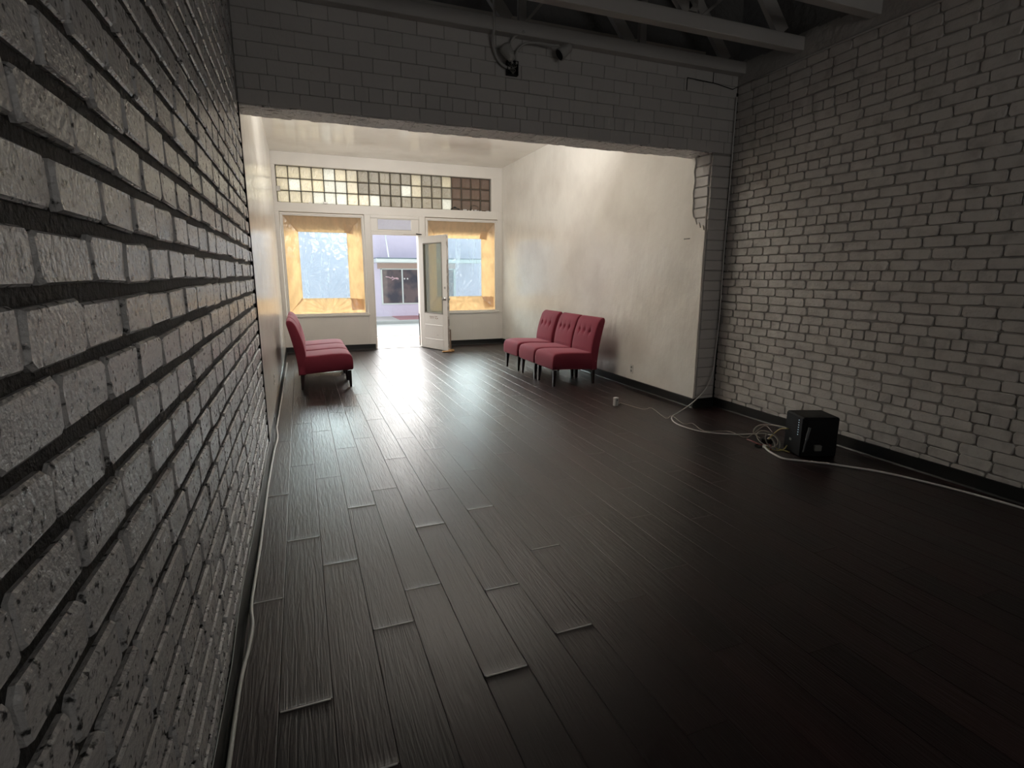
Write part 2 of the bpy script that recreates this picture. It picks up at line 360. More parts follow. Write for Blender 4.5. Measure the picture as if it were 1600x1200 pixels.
# ---- left brick wall
wall_left = box_struct('wall_left', dark_mortar, XL-.25, XL-.012, YB, YH+.02, 0, 4.9)
rects = courses(YB, YH-.01, .05, 4.9, .1045, .205, 0, seed=5)
pk = lambda y, z: (1/(y*y)) if (y > 1.75+.62*max(z,0)*.75 and z < 3.3) else 0
brick_wall(wall_left, left_brick, rects, XL-.012, 'y', math.pi/2, .205, .1045, .013, .010, pk, jit=.005, seed=11, inset=.004, gz=.026)
# ---- right brick wall
wall_right = box_struct('wall_right', mortar, XR+.008, XR+.3, YB, YH+.35, 0, 3.31)
rects = courses(YB, YH-.005, .06, 3.30, .0785, .212, 6, seed=8)
pk = lambda y, z: (y+5) if y > 3.15 else 0
brick_wall(wall_right, white_brick, rects, XR+.008, 'y', -math.pi/2, .212, .0785, .012, .006, pk, jit=.0038, cut=.013, seed=21, inset=.0035, dz=.0025)
# ---- header over the opening
wall_header = box_struct('wall_header', header_mortar, XL, XR, YH+.006, YH+.30, ZH+.012, 3.42)
rects = courses(XL+.004, XR-.004, ZH+.004, 3.405, .1035, .225, 0, seed=9, header_rows=(1,))
brick_wall(wall_header, header_brick, rects, YH+.006, 'x', 0, .225, .1035, .008, .0022, lambda x, z: 1, jit=.0015, cut=.006, seed=31, inset=.004, dz=.001)
# rough chipped soffit under the header
mb = MB(); n = 60
for k in range(n):
    xa = XL+(XP+.02-XL)*k/n; xb = XL+(XP+.02-XL)*(k+1)/n
    mb.bbox(xa-.002, xb+.002, YH+rnd.uniform(.0,.012), YH+.30+rnd.uniform(-.01,.012), ZH+rnd.uniform(-.004,.004), ZH+.03, .004)
struct(mb.build('trim_1', chipped))
# ---- right pier
wall_pier = box_struct('wall_pier', mortar, XP+.03, XR+.005, YH+.006, YH+.30, 0, ZH+.01)
rects = []
zc = .03
while zc < ZH-.02:
    z1 = min(zc+.1045, ZH)
    rects.append((XP+.025, XR-.012, zc, z1, 0)); zc = z1
brick_wall(wall_pier, header_brick, rects, YH+.006, 'x', 0, .245, .1045, .010, .006, lambda x, z: 1, jit=.002, cut=.006, seed=41)
jr = []
zc = 1.93
while zc < ZH-.02:
    z1 = min(zc+.1045, ZH); jr.append((YH+.02, YH+.27, zc, z1, 0)); zc = z1
brick_wall(wall_pier, header_brick, jr, XP+.03, 'y', -math.pi/2, .245, .1045, .014, .008, lambda y, z: 1, jit=.004, cut=.008, seed=43)
# black open joint in the corner of pier and brick wall
mb = MB(); pts = [(XR-.006+.004*math.sin(z*5), YH-.006, z) for z in [i*.12 for i in range(28)]]
for a, b in zip(pts, pts[1:]): mb.bar(a, b, .014, .012)
struct(mb.build('trim_2', crack))
# ---- plaster wall of the front room, right, with the broken edge
out = [(YF+.1, 0), (YF+.1, ZC), (YH+.30, ZC), (YH+.30, ZH+.02), (YH+.245, ZH+.02), (YH+.22,2.60), (YH+.24,2.52), (YH+.215,2.42), (YH+.235,2.30), (YH+.22,2.20), (YH+.225,2.12), (YH+.205,2.06),
       (YH+.17,2.03), (YH+.14,1.97), (YH+.11,1.99), (YH+.08,1.93), (YH+.05,1.96), (YH+.03,1.91), (YH+.008,1.90), (YH+.008,0)]
def slab(poly, x0, x1):
    n = len(poly); vs = [(x0,y,z) for y,z in poly]+[(x1,y,z) for y,z in poly]
    return vs, [tuple(range(n))]+[tuple(range(2*n-1,n-1,-1))]+[(i,n+i,n+(i+1)%n,(i+1)%n) for i in range(n)]
struct(MB().add(*slab(out, XP, XP+.028)).build('wall_right_plaster', plaster))
box_struct('wall_right_backing', plaster, XP+.03, XP+.3, YH+.31, YF+.3, 0, ZC+.1)
mb = MB().tube([(XP+.002, YH+.006, z) for z in (.12, .8, 1.5, 2.10)], .006, 6); struct(mb.build('trim_3', cream_trim))
# ---- plaster wall, left
box_struct('wall_left_plaster', plaster, XL-.2, XL, YH+.03, YF+.1, 0, ZC)
struct(MB().box(XL-.012, XL+.006, YH-.012, YH+.035, .1, ZH+.01).build('trim_4', crack))
# ---- ceiling of the front room
box_struct('ceiling', ceil_paint, XL-.1, XP+.1, YH+.30, YF+.3, ZC, ZC+.15)
# ---- upper zone of the rear room
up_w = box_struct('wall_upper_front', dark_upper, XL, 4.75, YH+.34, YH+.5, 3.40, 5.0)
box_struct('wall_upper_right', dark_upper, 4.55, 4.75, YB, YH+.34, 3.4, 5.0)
ledge = MB(); m_ = 40
for k in range(m_):
    ya = YB+(YH+.3-YB)*k/m_; yb = YB+(YH+.3-YB)*(k+1)/m_
    ledge.box(XR-.005, 4.56, ya, yb, 3.31, 3.50+.012*math.sin(k*1.7)+rnd.uniform(0,.012))
struct(ledge.build('trim_5', concrete))
box_struct('wall_back', white_brick, XL-.2, 4.75, YB-.2, YB, 0, 5.0)
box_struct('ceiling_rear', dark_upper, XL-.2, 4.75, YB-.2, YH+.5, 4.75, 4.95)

# ---- baseboards
def baseboard(name, pts, h=.105, t=.012, lift=0):
    mb = MB()
    for a, b in zip(pts, pts[1:]):
        d = Vector((b[0]-a[0], b[1]-a[1], 0)).normalized(); n = Vector((-d.y, d.x, 0))
        A = Vector((*a,0)); B = Vector((*b,0)); vs = []
        for p in (A, B):
            vs += [p, p+n*(t+.008), p+n*t+Vector((0,0,.012)), p+n*t+Vector((0,0,h-.004)), p+Vector((0,0,h))]
        mb.add(vs, [(0,1,2,3,4), (9,8,7,6,5)]+[(i, i+5, (i+1)%5+5, (i+1)%5) for i in range(5)])
    return struct(mb.build(name, black_base))
baseboard('baseboard_right_plaster', [(XP, YH-.0), (XP, YF)][::1])
baseboard('baseboard_pier', [(XR, YH-.001), (XP-.012, YH-.001)][::-1][::-1])
baseboard('baseboard_right', [(XR, YB), (XR, YH)])
baseboard('baseboard_front_left', [(1.31, YF), (XL, YF)])
baseboard('baseboard_front_right', [(XP, YF), (2.25, YF)])
baseboard('baseboard_left_plaster', [(XL, YF), (XL, YH+.8)])
# sagging rubber baseboard on the left, peeled away from the wall
mb = MB(); yy = [YH+.8-.16*i for i in range(46)]; rows = []
for i, y in enumerate(yy):
    off = .006+.010*math.exp(-((y-4.7)/.25)**2)+.006*math.exp(-((y-1.95)/.2)**2)+.004*math.sin(y*2.3)
    h = .105+.03*math.exp(-((y-1.75)/.35)**2)*(-1)
    rows.append([(XL+.004,y,0), (XL+off+.016,y,0), (XL+off+.006,y,.02), (XL+off,y,h), (XL+off-.004,y,h)])
for i in range(len(rows)-1):
    o_ = len(mb.v); mb.v += rows[i]+rows[i+1]; mb.f += [(o_+k, o_+k+1, o_+k+6, o_+k+5) for k in range(4)]
struct(mb.build('baseboard_left', black_base))
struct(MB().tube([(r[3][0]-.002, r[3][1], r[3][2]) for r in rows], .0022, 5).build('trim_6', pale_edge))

# ================================================================== SHOP FRONT
wf = struct(empty('wall_front'))
def wp(*a, name='wall_panel', m=cream_trim): return MB().bbox(*a, .003).build(name, m, wf)
D0, D1 = YF, YF+.30
wp(XL, 1.32, D0, D1, 0, .66); wp(2.24, XP, D0, D1, 0, .66)
wp(XL, XP, D0, D1, 2.545, 2.70, name='fascia_band'); wp(XL, XP, D0, D1, 3.33, ZC, name='upper_band')
wp(XL, XL+.07, D0+.001, D1, .66, 2.545, name='post'); wp(1.205, 1.32, D0-.004, D1, 0, 2.545, name='post')
wp(2.24, 2.36, D0-.004, D1, 0, 2.545, name='post'); wp(3.865, XP, D0+.001, D1, .66, 2.545, name='post')
wp(XL, XL+.06, D0, D1, 2.70, 3.33, name='post'); wp(3.735, XP, D0, D1, 2.70, 3.33, name='post')
# board seams below the windows
for x in (.35, .92, 2.62, 3.32): MB().box(x, x+.006, D0-.003, D0+.001, .11, .66).build('seam_batten', cream_trim, wf)
# boarded zone above the glass, outside
wp(XL, 1.32, YF+.15, YF+.30, 2.30, 2.545, name='outer_board'); wp(2.24, XP, YF+.15, YF+.30, 2.30, 2.545, name='outer_board')

def shop_window(idx, x0, x1, z0, z1):
    wnd = struct(empty('window_%d' % idx, ((x0+x1)/2, YF, z0)))
    ox, oz = (x0+x1)/2, z0
    f = MB(); b = .035
    for (a0,a1,c0,c1) in ((x0,x1,z0,z0+.02),(x0,x1,z1-.03,z1),(x0,x0+b,z0+.02,z1-.03),(x1-b,x1,z0+.02,z1-.03)):
        f.bbox(a0-ox,a1-ox,-.016,.03,c0-oz,c1-oz,.005)
    for (a0,a1,c0,c1) in ((x0+b,x1-b,z1-.05,z1-.03),(x0+b,x0+b+.016,z0+.02,z1-.05),(x1-b-.016,x1-b,z0+.02,z1-.05)):
        f.bbox(a0-ox,a1-ox,-.004,.03,c0-oz,c1-oz,.003)
    f.build('window_frame', cream_trim, wnd)
    MB().bbox(x0-.03-ox, x1+.03-ox, -.045, .04, -.035, 0, .006).build('window_sill', cream_trim, wnd)
    MB().box(x0-ox, x1-ox, .255, .261, .0, z1-oz).build('window_pane', pane_m, wnd)
    return wnd
shop_window(1, XL+.075, 1.20, .70, 2.53)
shop_window(2, 2.365, 3.86, .70, 2.53)

def wrinkle(x, z, seed, amp, fold=()):
    v = Vector((x*3.1, z*3.1, seed)); d = noise.noise(v)*amp + noise.noise(v*3.3)*amp*.6 + noise.noise(v*8)*amp*.3
    for (px, pz, k) in fold:                      # folds radiating from a pinch point
        a = math.atan2(z-pz, x-px); rr = math.hypot(x-px, z-pz)
        d += math.sin(a*k)*.010*math.exp(-((rr-.25)/.25)**2)
    return d
def strip(quad, name, m, parent, amp=.010, seed=1, nu=40, nv=14, fold=()):
    """quad = four corners (x,y,z) a b c d; a wrinkled sheet between them with a thickness of its own"""
    a, b, c, d = [Vector(q) for q in quad]; mb = MB()
    for s in (0, 1):
        for i in range(nu+1):
            for j in range(nv+1):
                u, v = i/nu, j/nv; p = (a*(1-u)+b*u)*(1-v)+(d*(1-u)+c*u)*v
                p.y += wrinkle(p.x, p.z, seed, amp, fold)+(.0006 if s else 0); mb.v.append(tuple(p))
    n1 = (nu+1)*(nv+1)
    for i in range(nu):
        for j in range(nv):
            q = (i*(nv+1)+j, (i+1)*(nv+1)+j, (i+1)*(nv+1)+j+1, i*(nv+1)+j+1)
            mb.f.append(q)
    mb.v = mb.v[:n1]
    return mb.build(name, m, parent, smooth=True)
def covering(x0, x1, z0, z1, fx0, fx1, fz0, fz1, label, seed, folds, yo=YF+.045, yi=YF+.20):
    t = empty('window_covering', (0, 0, 0)); tag(t, label, 'paper', 'masked shop windows')
    e = .02
    strip([(x0,yo,z0),(x1,yo,z0),(fx1+.02,yi,fz0),(fx0-.02,yi,fz0)], 'paper_strip', paper, t, .010, seed, 60, 16, folds)
    strip([(fx0-.02,yi,fz1),(fx1+.04,yi,fz1),(x1,yo,z1),(x0,yo,z1)], 'paper_strip', paper, t, .009, seed+3, 60, 16)
    strip([(x0,yo+.004,z0),(fx0,yi+.004,fz0-.02),(fx0,yi+.004,fz1+.02),(x0,yo+.004,z1)], 'paper_strip', paper, t, .010, seed+5, 16, 60)
    strip([(fx1,yi+.005,fz0-.02),(x1,yo+.006,z0),(x1,yo+.006,z1),(fx1,yi+.005,fz1+.02)], 'paper_strip', paper, t, .012, seed+7, 20, 60)
    # overlapping corner pieces, two layers of paper thick
    cx, cz = fx1+.015, fz0
    strip([(cx,yi-.01,fz0-.01),(x1-.03,yo+.035,fz0-.01),(x1-.03,yo+.01,z0+.06),(cx,yi-.07,z0+.05)], 'paper_strip', paper, t, .004, seed+9, 10, 10)
    strip([(cx-.05,yi-.012,fz1+.01),(x1-.16,yo+.07,fz1-.02),(x1-.16,yo+.05,fz1+.14),(cx-.05,yi-.06,fz1+.16)], 'paper_strip', paper, t, .004, seed+11, 10, 10)
    f = strip([(fx0-.02,yi+.012,fz0-.02),(fx1+.02,yi+.012,fz0-.02),(fx1+.02,yi+.012,fz1+.02),(fx0-.02,yi+.012,fz1+.02)], 'plastic_film', film, t, .012, seed+13, 70, 90,
          [(fx0+.02, fz0+.42, 26), (fx0+.45, fz0, 22)])
    f['label'] = 'clear plastic film in the middle'
    return t
covering(XL+.11, 1.165, .715, 2.50, .036, .885, 1.00, 2.205, 'orange masking paper with plastic film on window left of the door', 3, [(.50,.72,20)], yi=YF+.12)
covering(2.395, 3.83, .715, 2.50, 2.62, 3.575, 1.0, 2.165, 'orange masking paper with plastic film on window right of the door', 17, [(3.2,.9,9)])

# ---- transom of glass blocks
tw = struct(empty('window_3', (1.7, YF, 2.70)))
GX0, GW, GZ0, GH = XL+.065, .1995, 2.702, .2085
gb = {}
for nm, m in (('warm',block_warm),('clear',block_clear),('grey',block_grey),('brown',block_brown)):
    b = MB().bbox(-GW/2+.006, GW/2-.006, -.035, .035, -GH/2+.006, GH/2-.006, .012)
    me = bpy.data.meshes.new('glass_block'); me.from_pydata(b.v, [], b.f); me.materials.append(m); me.update(); gb[nm] = me
grid = ['wwwwcww' 'gggggwggg' 'wbbbb',      # top row (left to right)
        'wcwwcww' 'ggggcwggg' 'gbbbb',
        'wwwcccc' 'wcgggcggg' 'cbbbb']
grid = [g[:20] for g in ('wwwwcwwgggggwggwbbbb', 'wcwwccwggggcwgggbbbb', 'wwwcccwwcggggggcbbbb')]
key = {'w':'warm','c':'clear','g':'grey','b':'brown'}
for r_ in range(3):
    for c_ in range(20):
        child(tw, gb[key[grid[r_][c_]]], 'glass_block', (GX0+GW*(c_+.5)-1.7, .10+rnd.uniform(-.002,.002), GZ0+GH*(2.5-r_)-2.70), 0)
g = MB()
for c_ in range(21): g.box(GX0+GW*c_-.007-1.7, GX0+GW*c_+.007-1.7, .068, .132, 0, .63)
for r_ in range(4): g.box(GX0-1.7, GX0+GW*20-1.7, .069, .131, GZ0+GH*r_-.007-2.70, GZ0+GH*r_+.007-2.70)
g.build('grout_grid', mat('dark_grout', (.10,.09,.075), .8), tw)
MB().bbox(GX0+GW*16-1.7, GX0+GW*20.4-1.7, .16, .175, -.02, .64, .002).build('plywood_board', plywood, tw)
# crumbs left along the ledge of the glass blocks
deb = MB()
for k in range(26):
    x = rnd.choice([rnd.uniform(3.14, 3.7), rnd.uniform(3.14,3.7), rnd.uniform(-.25,.9)]); s_ = rnd.uniform(.005,.016)
    deb.bbox(x-s_, x+s_*1.4, YF+.015, YF+.015+s_*2, 2.70, 2.70+s_*rnd.uniform(.8,2), s_*.3)
tag(deb.build('plaster_crumbs', chipped), 'white plaster crumbs on the ledge under the glass blocks', 'debris', kind='stuff')
mb = MB(); ic = [(2.90,YF+.03,2.70),(2.93,YF+.03,2.735),(2.98,YF+.035,2.75),(3.04,YF+.03,2.73),(3.08,YF+.03,2.70)]
mb.tube(curve_pts(ic,4), [.012+.006*math.sin(k) for k in range(17)], 7)
tag(mb.build('black_rag', crack, smooth=True), 'small black rag on the ledge at the edge of the boarded blocks', 'rag')
mb = MB().tube(curve_pts([(3.33,YF+.055,2.705),(3.30,YF+.02,2.76),(3.34,YF+.02,2.80),(3.44,YF+.02,2.795),(3.48,YF+.02,2.75),(3.45,YF+.02,2.705)],5), .004, 6)
tag(mb.build('wire_loop', crack), 'small dark wire loop on the ledge before the boarded glass blocks', 'wire')
for x, z, l in ((XL+.075, 2.88, 'small grey metal clip at the left end of the glass blocks'), (.52, 2.705, 'small grey metal clip on the ledge below the glass blocks')):
    tag(MB().bbox(x-.02, x+.05, YF-.012, YF+.02, z, z+(.09 if x < 0 else .028), .004).build('metal_clip', metal), l, 'clip')

# ---- door frame, transom panel and vent
dj = struct(empty('trim_7', (1.78, YF, 0)))
def dp(n, m, *a): return MB().bbox(a[0]-1.78, a[1]-1.78, a[2]-YF, a[3]-YF, a[4], a[5], .003).build(n, m, dj)
dp('door_jamb', cream_trim, 1.32, 1.345, YF+.0, YF+.14, 0, 2.20); dp('door_jamb', cream_trim, 2.225, 2.24, YF+.02, YF+.14, 0, 2.20)
dp('door_head', cream_trim, 1.32, 2.24, YF-.006, YF+.14, 2.19, 2.25)
dp('transom_rail', cream_trim, 1.32, 2.24, YF, YF+.05, 2.49, 2.545)
dp('transom_panel', cream_trim, 1.32, 1.455, YF+.012, YF+.04, 2.25, 2.49); dp('transom_panel', cream_trim, 2.09, 2.24, YF+.012, YF+.04, 2.25, 2.49)
dp('transom_panel', cream_trim, 1.455, 2.09, YF+.012, YF+.04, 2.25, 2.285); dp('transom_panel', cream_trim, 1.455, 2.09, YF+.012, YF+.04, 2.475, 2.49)
dp('threshold', metal, 1.32, 2.24, YF-.01, YF+.30, -.012, .008)
gm = MB()
for k in range(26): x = 1.458+.0244*k; gm.box(x-1.78, x+.010-1.78, .015, .022, 2.285, 2.475)
for k in range(9): z = 2.285+.0225*k; gm.box(1.455-1.78, 2.09-1.78, .012, .018, z, z+.009)
gm.build('vent_grille', galv, dj)

# ---- the open door
hx, hy, ex, ey = 2.235, YF-.04, 2.575, 9.90
dl = math.hypot(ex-hx, ey-hy); ang = math.atan2(ey-hy, ex-hx)
door = struct(empty('door_1', (hx, hy, 0), ang)); DW, DH, DT = dl, 2.165, .045
# local: x from hinge to free edge, y thickness
def dd(n, m, x0, x1, z0, z1, y0=-DT/2, y1=DT/2, b=.003): return MB().bbox(x0, x1, y0, y1, z0, z1, b).build(n, m, door)
leaf = MB(); W_ = DW
leaf.bbox(0, .13, -DT/2, DT/2, .012, DH, .003).bbox(W_-.15, W_-.006, -DT/2, DT/2, .012, DH, .003)
leaf.bbox(.13, W_-.15, -DT/2, DT/2, DH-.13, DH, .003).bbox(.13, W_-.15, -DT/2, DT/2, .012, .70, .003)
leaf.build('door_leaf', door_paint, door)
gx0, gx1, gz0, gz1 = .13, W_-.15, .70, DH-.13
bead = MB()
for sy in (-1, 1):
    y0, y1 = (-.028, -.006) if sy < 0 else (.006, .028)
    bead.bbox(gx0, gx0+.018, y0, y1, gz0, gz1, .003).bbox(gx1-.018, gx1, y0, y1, gz0, gz1, .003).bbox(gx0+.018, gx1-.018, y0, y1, gz0, gz0+.018, .003).bbox(gx0+.018, gx1-.018, y0, y1, gz1-.018, gz1, .003)
bead.build('glazing_bead', mat('dark_glazing_bead', (.20,.18,.15), .5), door)
MB().box(gx0+.002, gx1-.002, -.003, .003, gz0+.002, gz1-.002).build('door_pane', door_glass, door)
ed = MB()
for k in range(14):
    z0 = .012+k*(DH-.012)/14; z1 = .012+(k+1)*(DH-.012)/14
    ed.bbox(W_-.007, W_+.001+rnd.uniform(-.003,.003), -DT/2+rnd.uniform(0,.003), DT/2-rnd.uniform(0,.003), z0, z1, .002)
ed.build('worn_edge', door_edge, door)
dd('bottom_rail', door_paint, .13, W_-.15, .19, .205, -DT/2-.004, DT/2+.004)
dd('bottom_rail', door_paint, .13, W_-.15, .47, .482, -DT/2-.004, DT/2+.004)
kn = MB()
for s_ in (-1, 1):
    kn.tube([(W_-.07, s_*DT/2, .99), (W_-.07, s_*(DT/2+.03), .99)], .010, 8)
    kn.tube([(W_-.07, s_*(DT/2+.026), .99), (W_-.07, s_*(DT/2+.034), .99), (W_-.07, s_*(DT/2+.05), .99), (W_-.07, s_*(DT/2+.058), .99)], [.014,.027,.027,.012], 12)
    kn.tube([(W_-.07, s_*DT/2, .99), (W_-.07, s_*(DT/2+.005), .99)], .032, 12)
kn.build('door_knob', metal, door, True)
MB().tube([(W_-.065, -DT/2-.008, 1.20), (W_-.065, DT/2+.008, 1.20)], .024, 12).build('deadbolt', metal, door)
MB().bbox(W_-.0, W_+.004, -.013, .013, .92, 1.06, .001).build('latch_plate', metal, door)
# remains of stuck-on lettering under the glass
st = MB()
for k in range(5):
    x = .30+.055*k
    for q in range(4):
        a0 = rnd.uniform(0, .03); b0 = rnd.uniform(0,.05); s1, s2 = rnd.uniform(.006,.03), rnd.uniform(.006,.02)
        st.box(x+a0, x+a0+s1, -DT/2-.0012, -DT/2+.001, .595+b0, .595+b0+s2)
st.build('sticker_remains', wood_raw, door)
for z in (.25, 1.08, 1.95): MB().tube([(-.006, DT/2, z-.045), (-.006, DT/2, z+.045)], .008, 8).build('hinge', metal, door)
MB().bbox(W_-.02, W_+.012, DT/2, DT/2+.02, .0, .42, .004).build('split_edge_strip', wood_raw, door)
# closer arm above the door
t = empty('door_closer', (1.93, YF-.02, 2.215)); tag(t, 'small metal closer arm over the open door', 'door closer')
MB().bbox(0, .26, -.02, .01, -.012, .012, .004).build('arm', cream_trim, t); MB().tube([(.24,-.02,0),(.34,-.06,-.01)], .009, 8).build('pivot', black_plastic, t)
mb = MB().bbox(2.42, 2.60, 9.80, 9.87, .0, .028, .01).bbox(2.55, 2.66, 9.84, 9.92, 0, .045, .012)
tag(mb.build('door_wedge', mat('ochre_cloth', (.45,.27,.12), .8, (40,.6,.01,5), vary=.3)), 'frayed ochre wedge on the floor at the foot of the open door', 'wedge')

# ================================================================== STREET
struct(MB().box(-12, 20, YF+.12, 13.3, -.25, -.045).build('sidewalk', sidewalk_m))
pv = MB(); a = math.radians(-38); ca, sa = math.cos(a), math.sin(a)
for i in range(-60, 60):
    for j in range(-40, 40):
        cx = 2.2+ (i*.205+(j%2)*.1)*ca - j*.105*sa; cy = 12.0 + (i*.205+(j%2)*.1)*sa + j*.105*ca
        if 10.95 < cy < 12.85 and .4 < cx < 4.6:
            vs = [(cx+dx*ca-dy*sa, cy+dx*sa+dy*ca, z) for z in (-.05, -.034) for dx, dy in ((-.096,-.046),(.096,-.046),(.096,.046),(-.096,.046))]
            pv.add(vs, [(4,5,6,7),(0,1,5,4),(1,2,6,5),(2,3,7,6),(3,0,4,7)])
o = tag(pv.build('clay_pavers', paver), 'pink clay pavers laid diagonally on the sidewalk outside the door', 'paving', kind='stuff')
struct(MB().bbox(-12, 20, 13.3, 13.5, -.25, -.03, .015).build('kerb', curbm))
struct(MB().box(-12, 20, 13.5, 19.0, -.35, -.17).build('street', asphalt))
struct(MB().bbox(-12, 20, 18.0, 18.2, -.3, -.06, .015).build('kerb', curbm))
struct(MB().box(-12, 20, 18.2, 24, -.3, -.065).build('sidewalk', sidewalk_m))
struct(MB().box(3.05, 7.5, 18.25, 19.99, -.066, -.058).build('paving', red_kerb))
bd = empty('shop_building', (2.8, 20, 0)); tag(bd, 'lavender shop building across the street seen through the open door', 'building')
def bp(n, m, x0, x1, y0, y1, z0, z1, b=.004, par=None): return MB().bbox(x0-2.8, x1-2.8, y0-20, y1-20, z0, z1, b).build(n, m, par or bd)
bp('wall', facade, -9, 2.76, 20, 20.6, -.1, 3.6); bp('wall', facade, 2.76, 5.5, 20, 20.6, -.1, .41); bp('wall', facade, 5.5, 14, 20, 20.6, -.1, 3.6)
bp('wall', facade, 2.76, 5.5, 20, 20.6, 2.0, 3.6); bp('lintel_panel', facade_tan, 2.62, 5.5, 19.985, 20.3, 1.64, 1.98)
fr = bp('shop_window', facade_white, 2.72, 5.5, 19.97, 20.1, .36, .41, .004)
for (x0,x1,z0,z1) in ((2.72,2.78,.41,1.64),(5.42,5.5,.41,1.64),(3.47,3.52,.41,1.62),(2.72,5.5,1.61,1.65)): bp('window_frame', facade_white, x0, x1, 19.97, 20.1, z0, z1, .004)
bp('shop_pane', dark_glass, 2.78, 3.47, 20.03, 20.06, .41, 1.61, .001); bp('shop_pane', dark_glass, 3.52, 5.42, 20.03, 20.06, .41, 1.61, .001)
bp('awning', facade_white, 2.45, 6.2, 18.9, 20.0, 1.84, 1.97, .01); bp('awning_flashing', slate_metal, 2.47, 6.2, 18.88, 20.0, 1.97, 2.0, .004)
mb = MB().tube([(2.93-2.8, 0, 3.0), (2.88-2.8, -1.05, 2.0)], .022, 8); mb.build('tie_rod', facade_white, bd)
mb = MB()
for pts in ([(2.90,1.36),(3.02,1.34),(3.08,1.31),(3.16,1.33),(3.13,1.37),(3.18,1.32),(3.30,1.28),(3.36,1.27)], [(3.12,1.24),(3.20,1.28),(3.26,1.31),(3.33,1.31),(3.36,1.27)]):
    mb.tube(curve_pts([(x-2.8, .02, z) for x, z in pts], 4), .016, 6)
mb.build('script_sign', pink_neon, bd)
refl_m = mat('white_reflection', (.85,.85,.85), .5)
for x in (3.58, 3.69): MB().tube([(x-2.8,.015,1.285),(x-2.8,.03,1.285)], .03, 10).build('reflection_dot', refl_m, bd)  # white discs painted in for lights reflected in the shop pane

# ================================================================== TRUSSES
def timber(mb, a, b, wd, th): return mb.bar(a, b, wd, th, (0,1,0))
def truss(y, label, webs, x0, x1, zb=3.395, h=.105, braces=()):
    t = empty('roof_truss', (0, y, 0)); tag(t, label, 'truss', 'timber roof trusses')
    MB().bbox(x0, x1, -.045, .045, zb, zb+h, .005).build('bottom_chord', beam_paint, t)
    for a, b, wd in webs: timber(MB(), (a[0],0,a[1]), (b[0],0,b[1]), wd, .045).build('web_member', beam_paint, t)
    for a, b in braces: MB().bar(a, b, .022, .022, (0,1,0)).build('brace', beam_paint, t)
    MB().bbox(x0, x1, -.045, .045, 4.55, 4.66, .005).build('top_chord', beam_paint, t)
    return t
def web_set(xs, z0=3.50, z1=4.55):
    out = []
    for x in xs: out.append(((x, z0), (x, z1), .07))
    return out
T1 = [((1.875,3.50),(1.875,4.55),.065), ((3.055,3.50),(3.055,4.55),.065), ((.70,3.50),(.70,4.55),.065), ((2.93,3.50),(2.05,4.50),.10), ((4.03,3.50),(3.15,4.52),.10), ((1.75,3.50),(.87,4.52),.10)]
T2 = [((3.065,3.50),(3.065,4.55),.085), ((3.02,3.50),(1.98,4.52),.10), ((4.02,3.49),(3.15,4.50),.13), ((1.90,3.50),(1.90,4.55),.085), ((1.85,3.50),(.9,4.5),.10), ((.75,3.5),(.75,4.55),.085)]
truss(YH-.05, 'painted timber truss lying against the brick over the wide opening', T1, XL, 4.26, braces=[((1.90,0,3.50),(2.16,-.35,3.80))])
truss(3.93, 'painted timber truss hanging free across the upper right, second from the opening', T2, XL, 4.5, zb=3.372, h=.11, braces=[((3.17,0,3.49),(3.60,-.1,3.86))])
truss(3.25, 'painted timber truss nearest the camera, its end on the right ledge', [(( x,3.5),(x,4.55),.085) for x in (.75,1.9,3.06)]+[((4.02,3.49),(3.15,4.5),.12),((2.95,3.49),(2.0,4.5),.12)], XL, 4.5, zb=3.385, h=.115)

# ---- conduit, flood lamps and junction box on the header
yc = YH-.10
mb = MB().tube(curve_pts([(1.60,yc,4.5),(1.61,yc,3.9),(1.615,yc,3.45),(1.62,YH-.04,3.33),(1.66,YH-.03,3.22),(1.72,YH-.03,3.165),(1.78,YH-.03,3.15)],6), .012, 8)
tag(mb.build('conduit', galv, smooth=True), 'grey painted conduit hanging down to the open box on the header', 'conduit')
mb = MB().tube(curve_pts([(1.88,yc,3.42),(1.80,YH-.04,3.38),(1.775,YH-.03,3.28),(1.80,YH-.03,3.19)],6), .010, 8).tube(curve_pts([(1.84,YH-.03,3.19),(1.83,YH-.04,3.27),(1.90,YH-.06,3.345),(2.02,YH-.08,3.36),(2.12,YH-.10,3.35),(2.19,YH-.12,3.35)],6), .010, 8)
tag(mb.build('conduit', galv, smooth=True), 'short bent arms linking the open box to the right flood lamp', 'conduit')
t = empty('junction_box', (1.80, YH, 3.155)); tag(t, 'open metal junction box with loose wires on the brick header', 'junction box')
mb = MB(); mb.box(-.05,.05,-.045,-.0,-.055,-.050).box(-.05,.05,-.045,0,.050,.055).box(-.05,-.045,-.045,0,-.05,.05).box(.045,.05,-.045,0,-.05,.05).box(-.05,.05,-.004,0,-.05,.05)
mb.build('box_body', black_plastic, t)
mb = MB()
for k in range(4): mb.tube(curve_pts([(-.04+.02*k,-.01,.05),(-.03+.02*k,-.05,.01),(.02-.015*k,-.05,-.02),(-.01+.01*k,-.03,-.05)],5), .003, 5)
mb.build('loose_wires', cable_grey, t)
def flood(loc, aim, label):
    t = empty('flood_lamp', loc); tag(t, label, 'lamp', 'flood lamps on the brick header'); a = Vector(aim).normalized(); P = lambda s: a*s
    MB().tube([P(-.075), P(-.06), P(-.02), P(.03), P(.055)], [.018,.034,.040,.050,.052], 14).build('lamp_housing', galv, t, True)
    MB().tube([P(.052), P(.058)], .044, 14).build('lamp_face', black_plastic, t)
    MB().tube([Vector((0,0,0)), Vector((0,.05,.01))], .012, 8).build('bracket', galv, t)
flood((1.735, YH-.10, 3.24), (-.3,.45,.75), 'flood lamp left above the open junction box, turned up')
flood((2.235, YH-.13, 3.31), (-.75,.05,-.55), 'flood lamp at the end of the bent arm, aimed down')
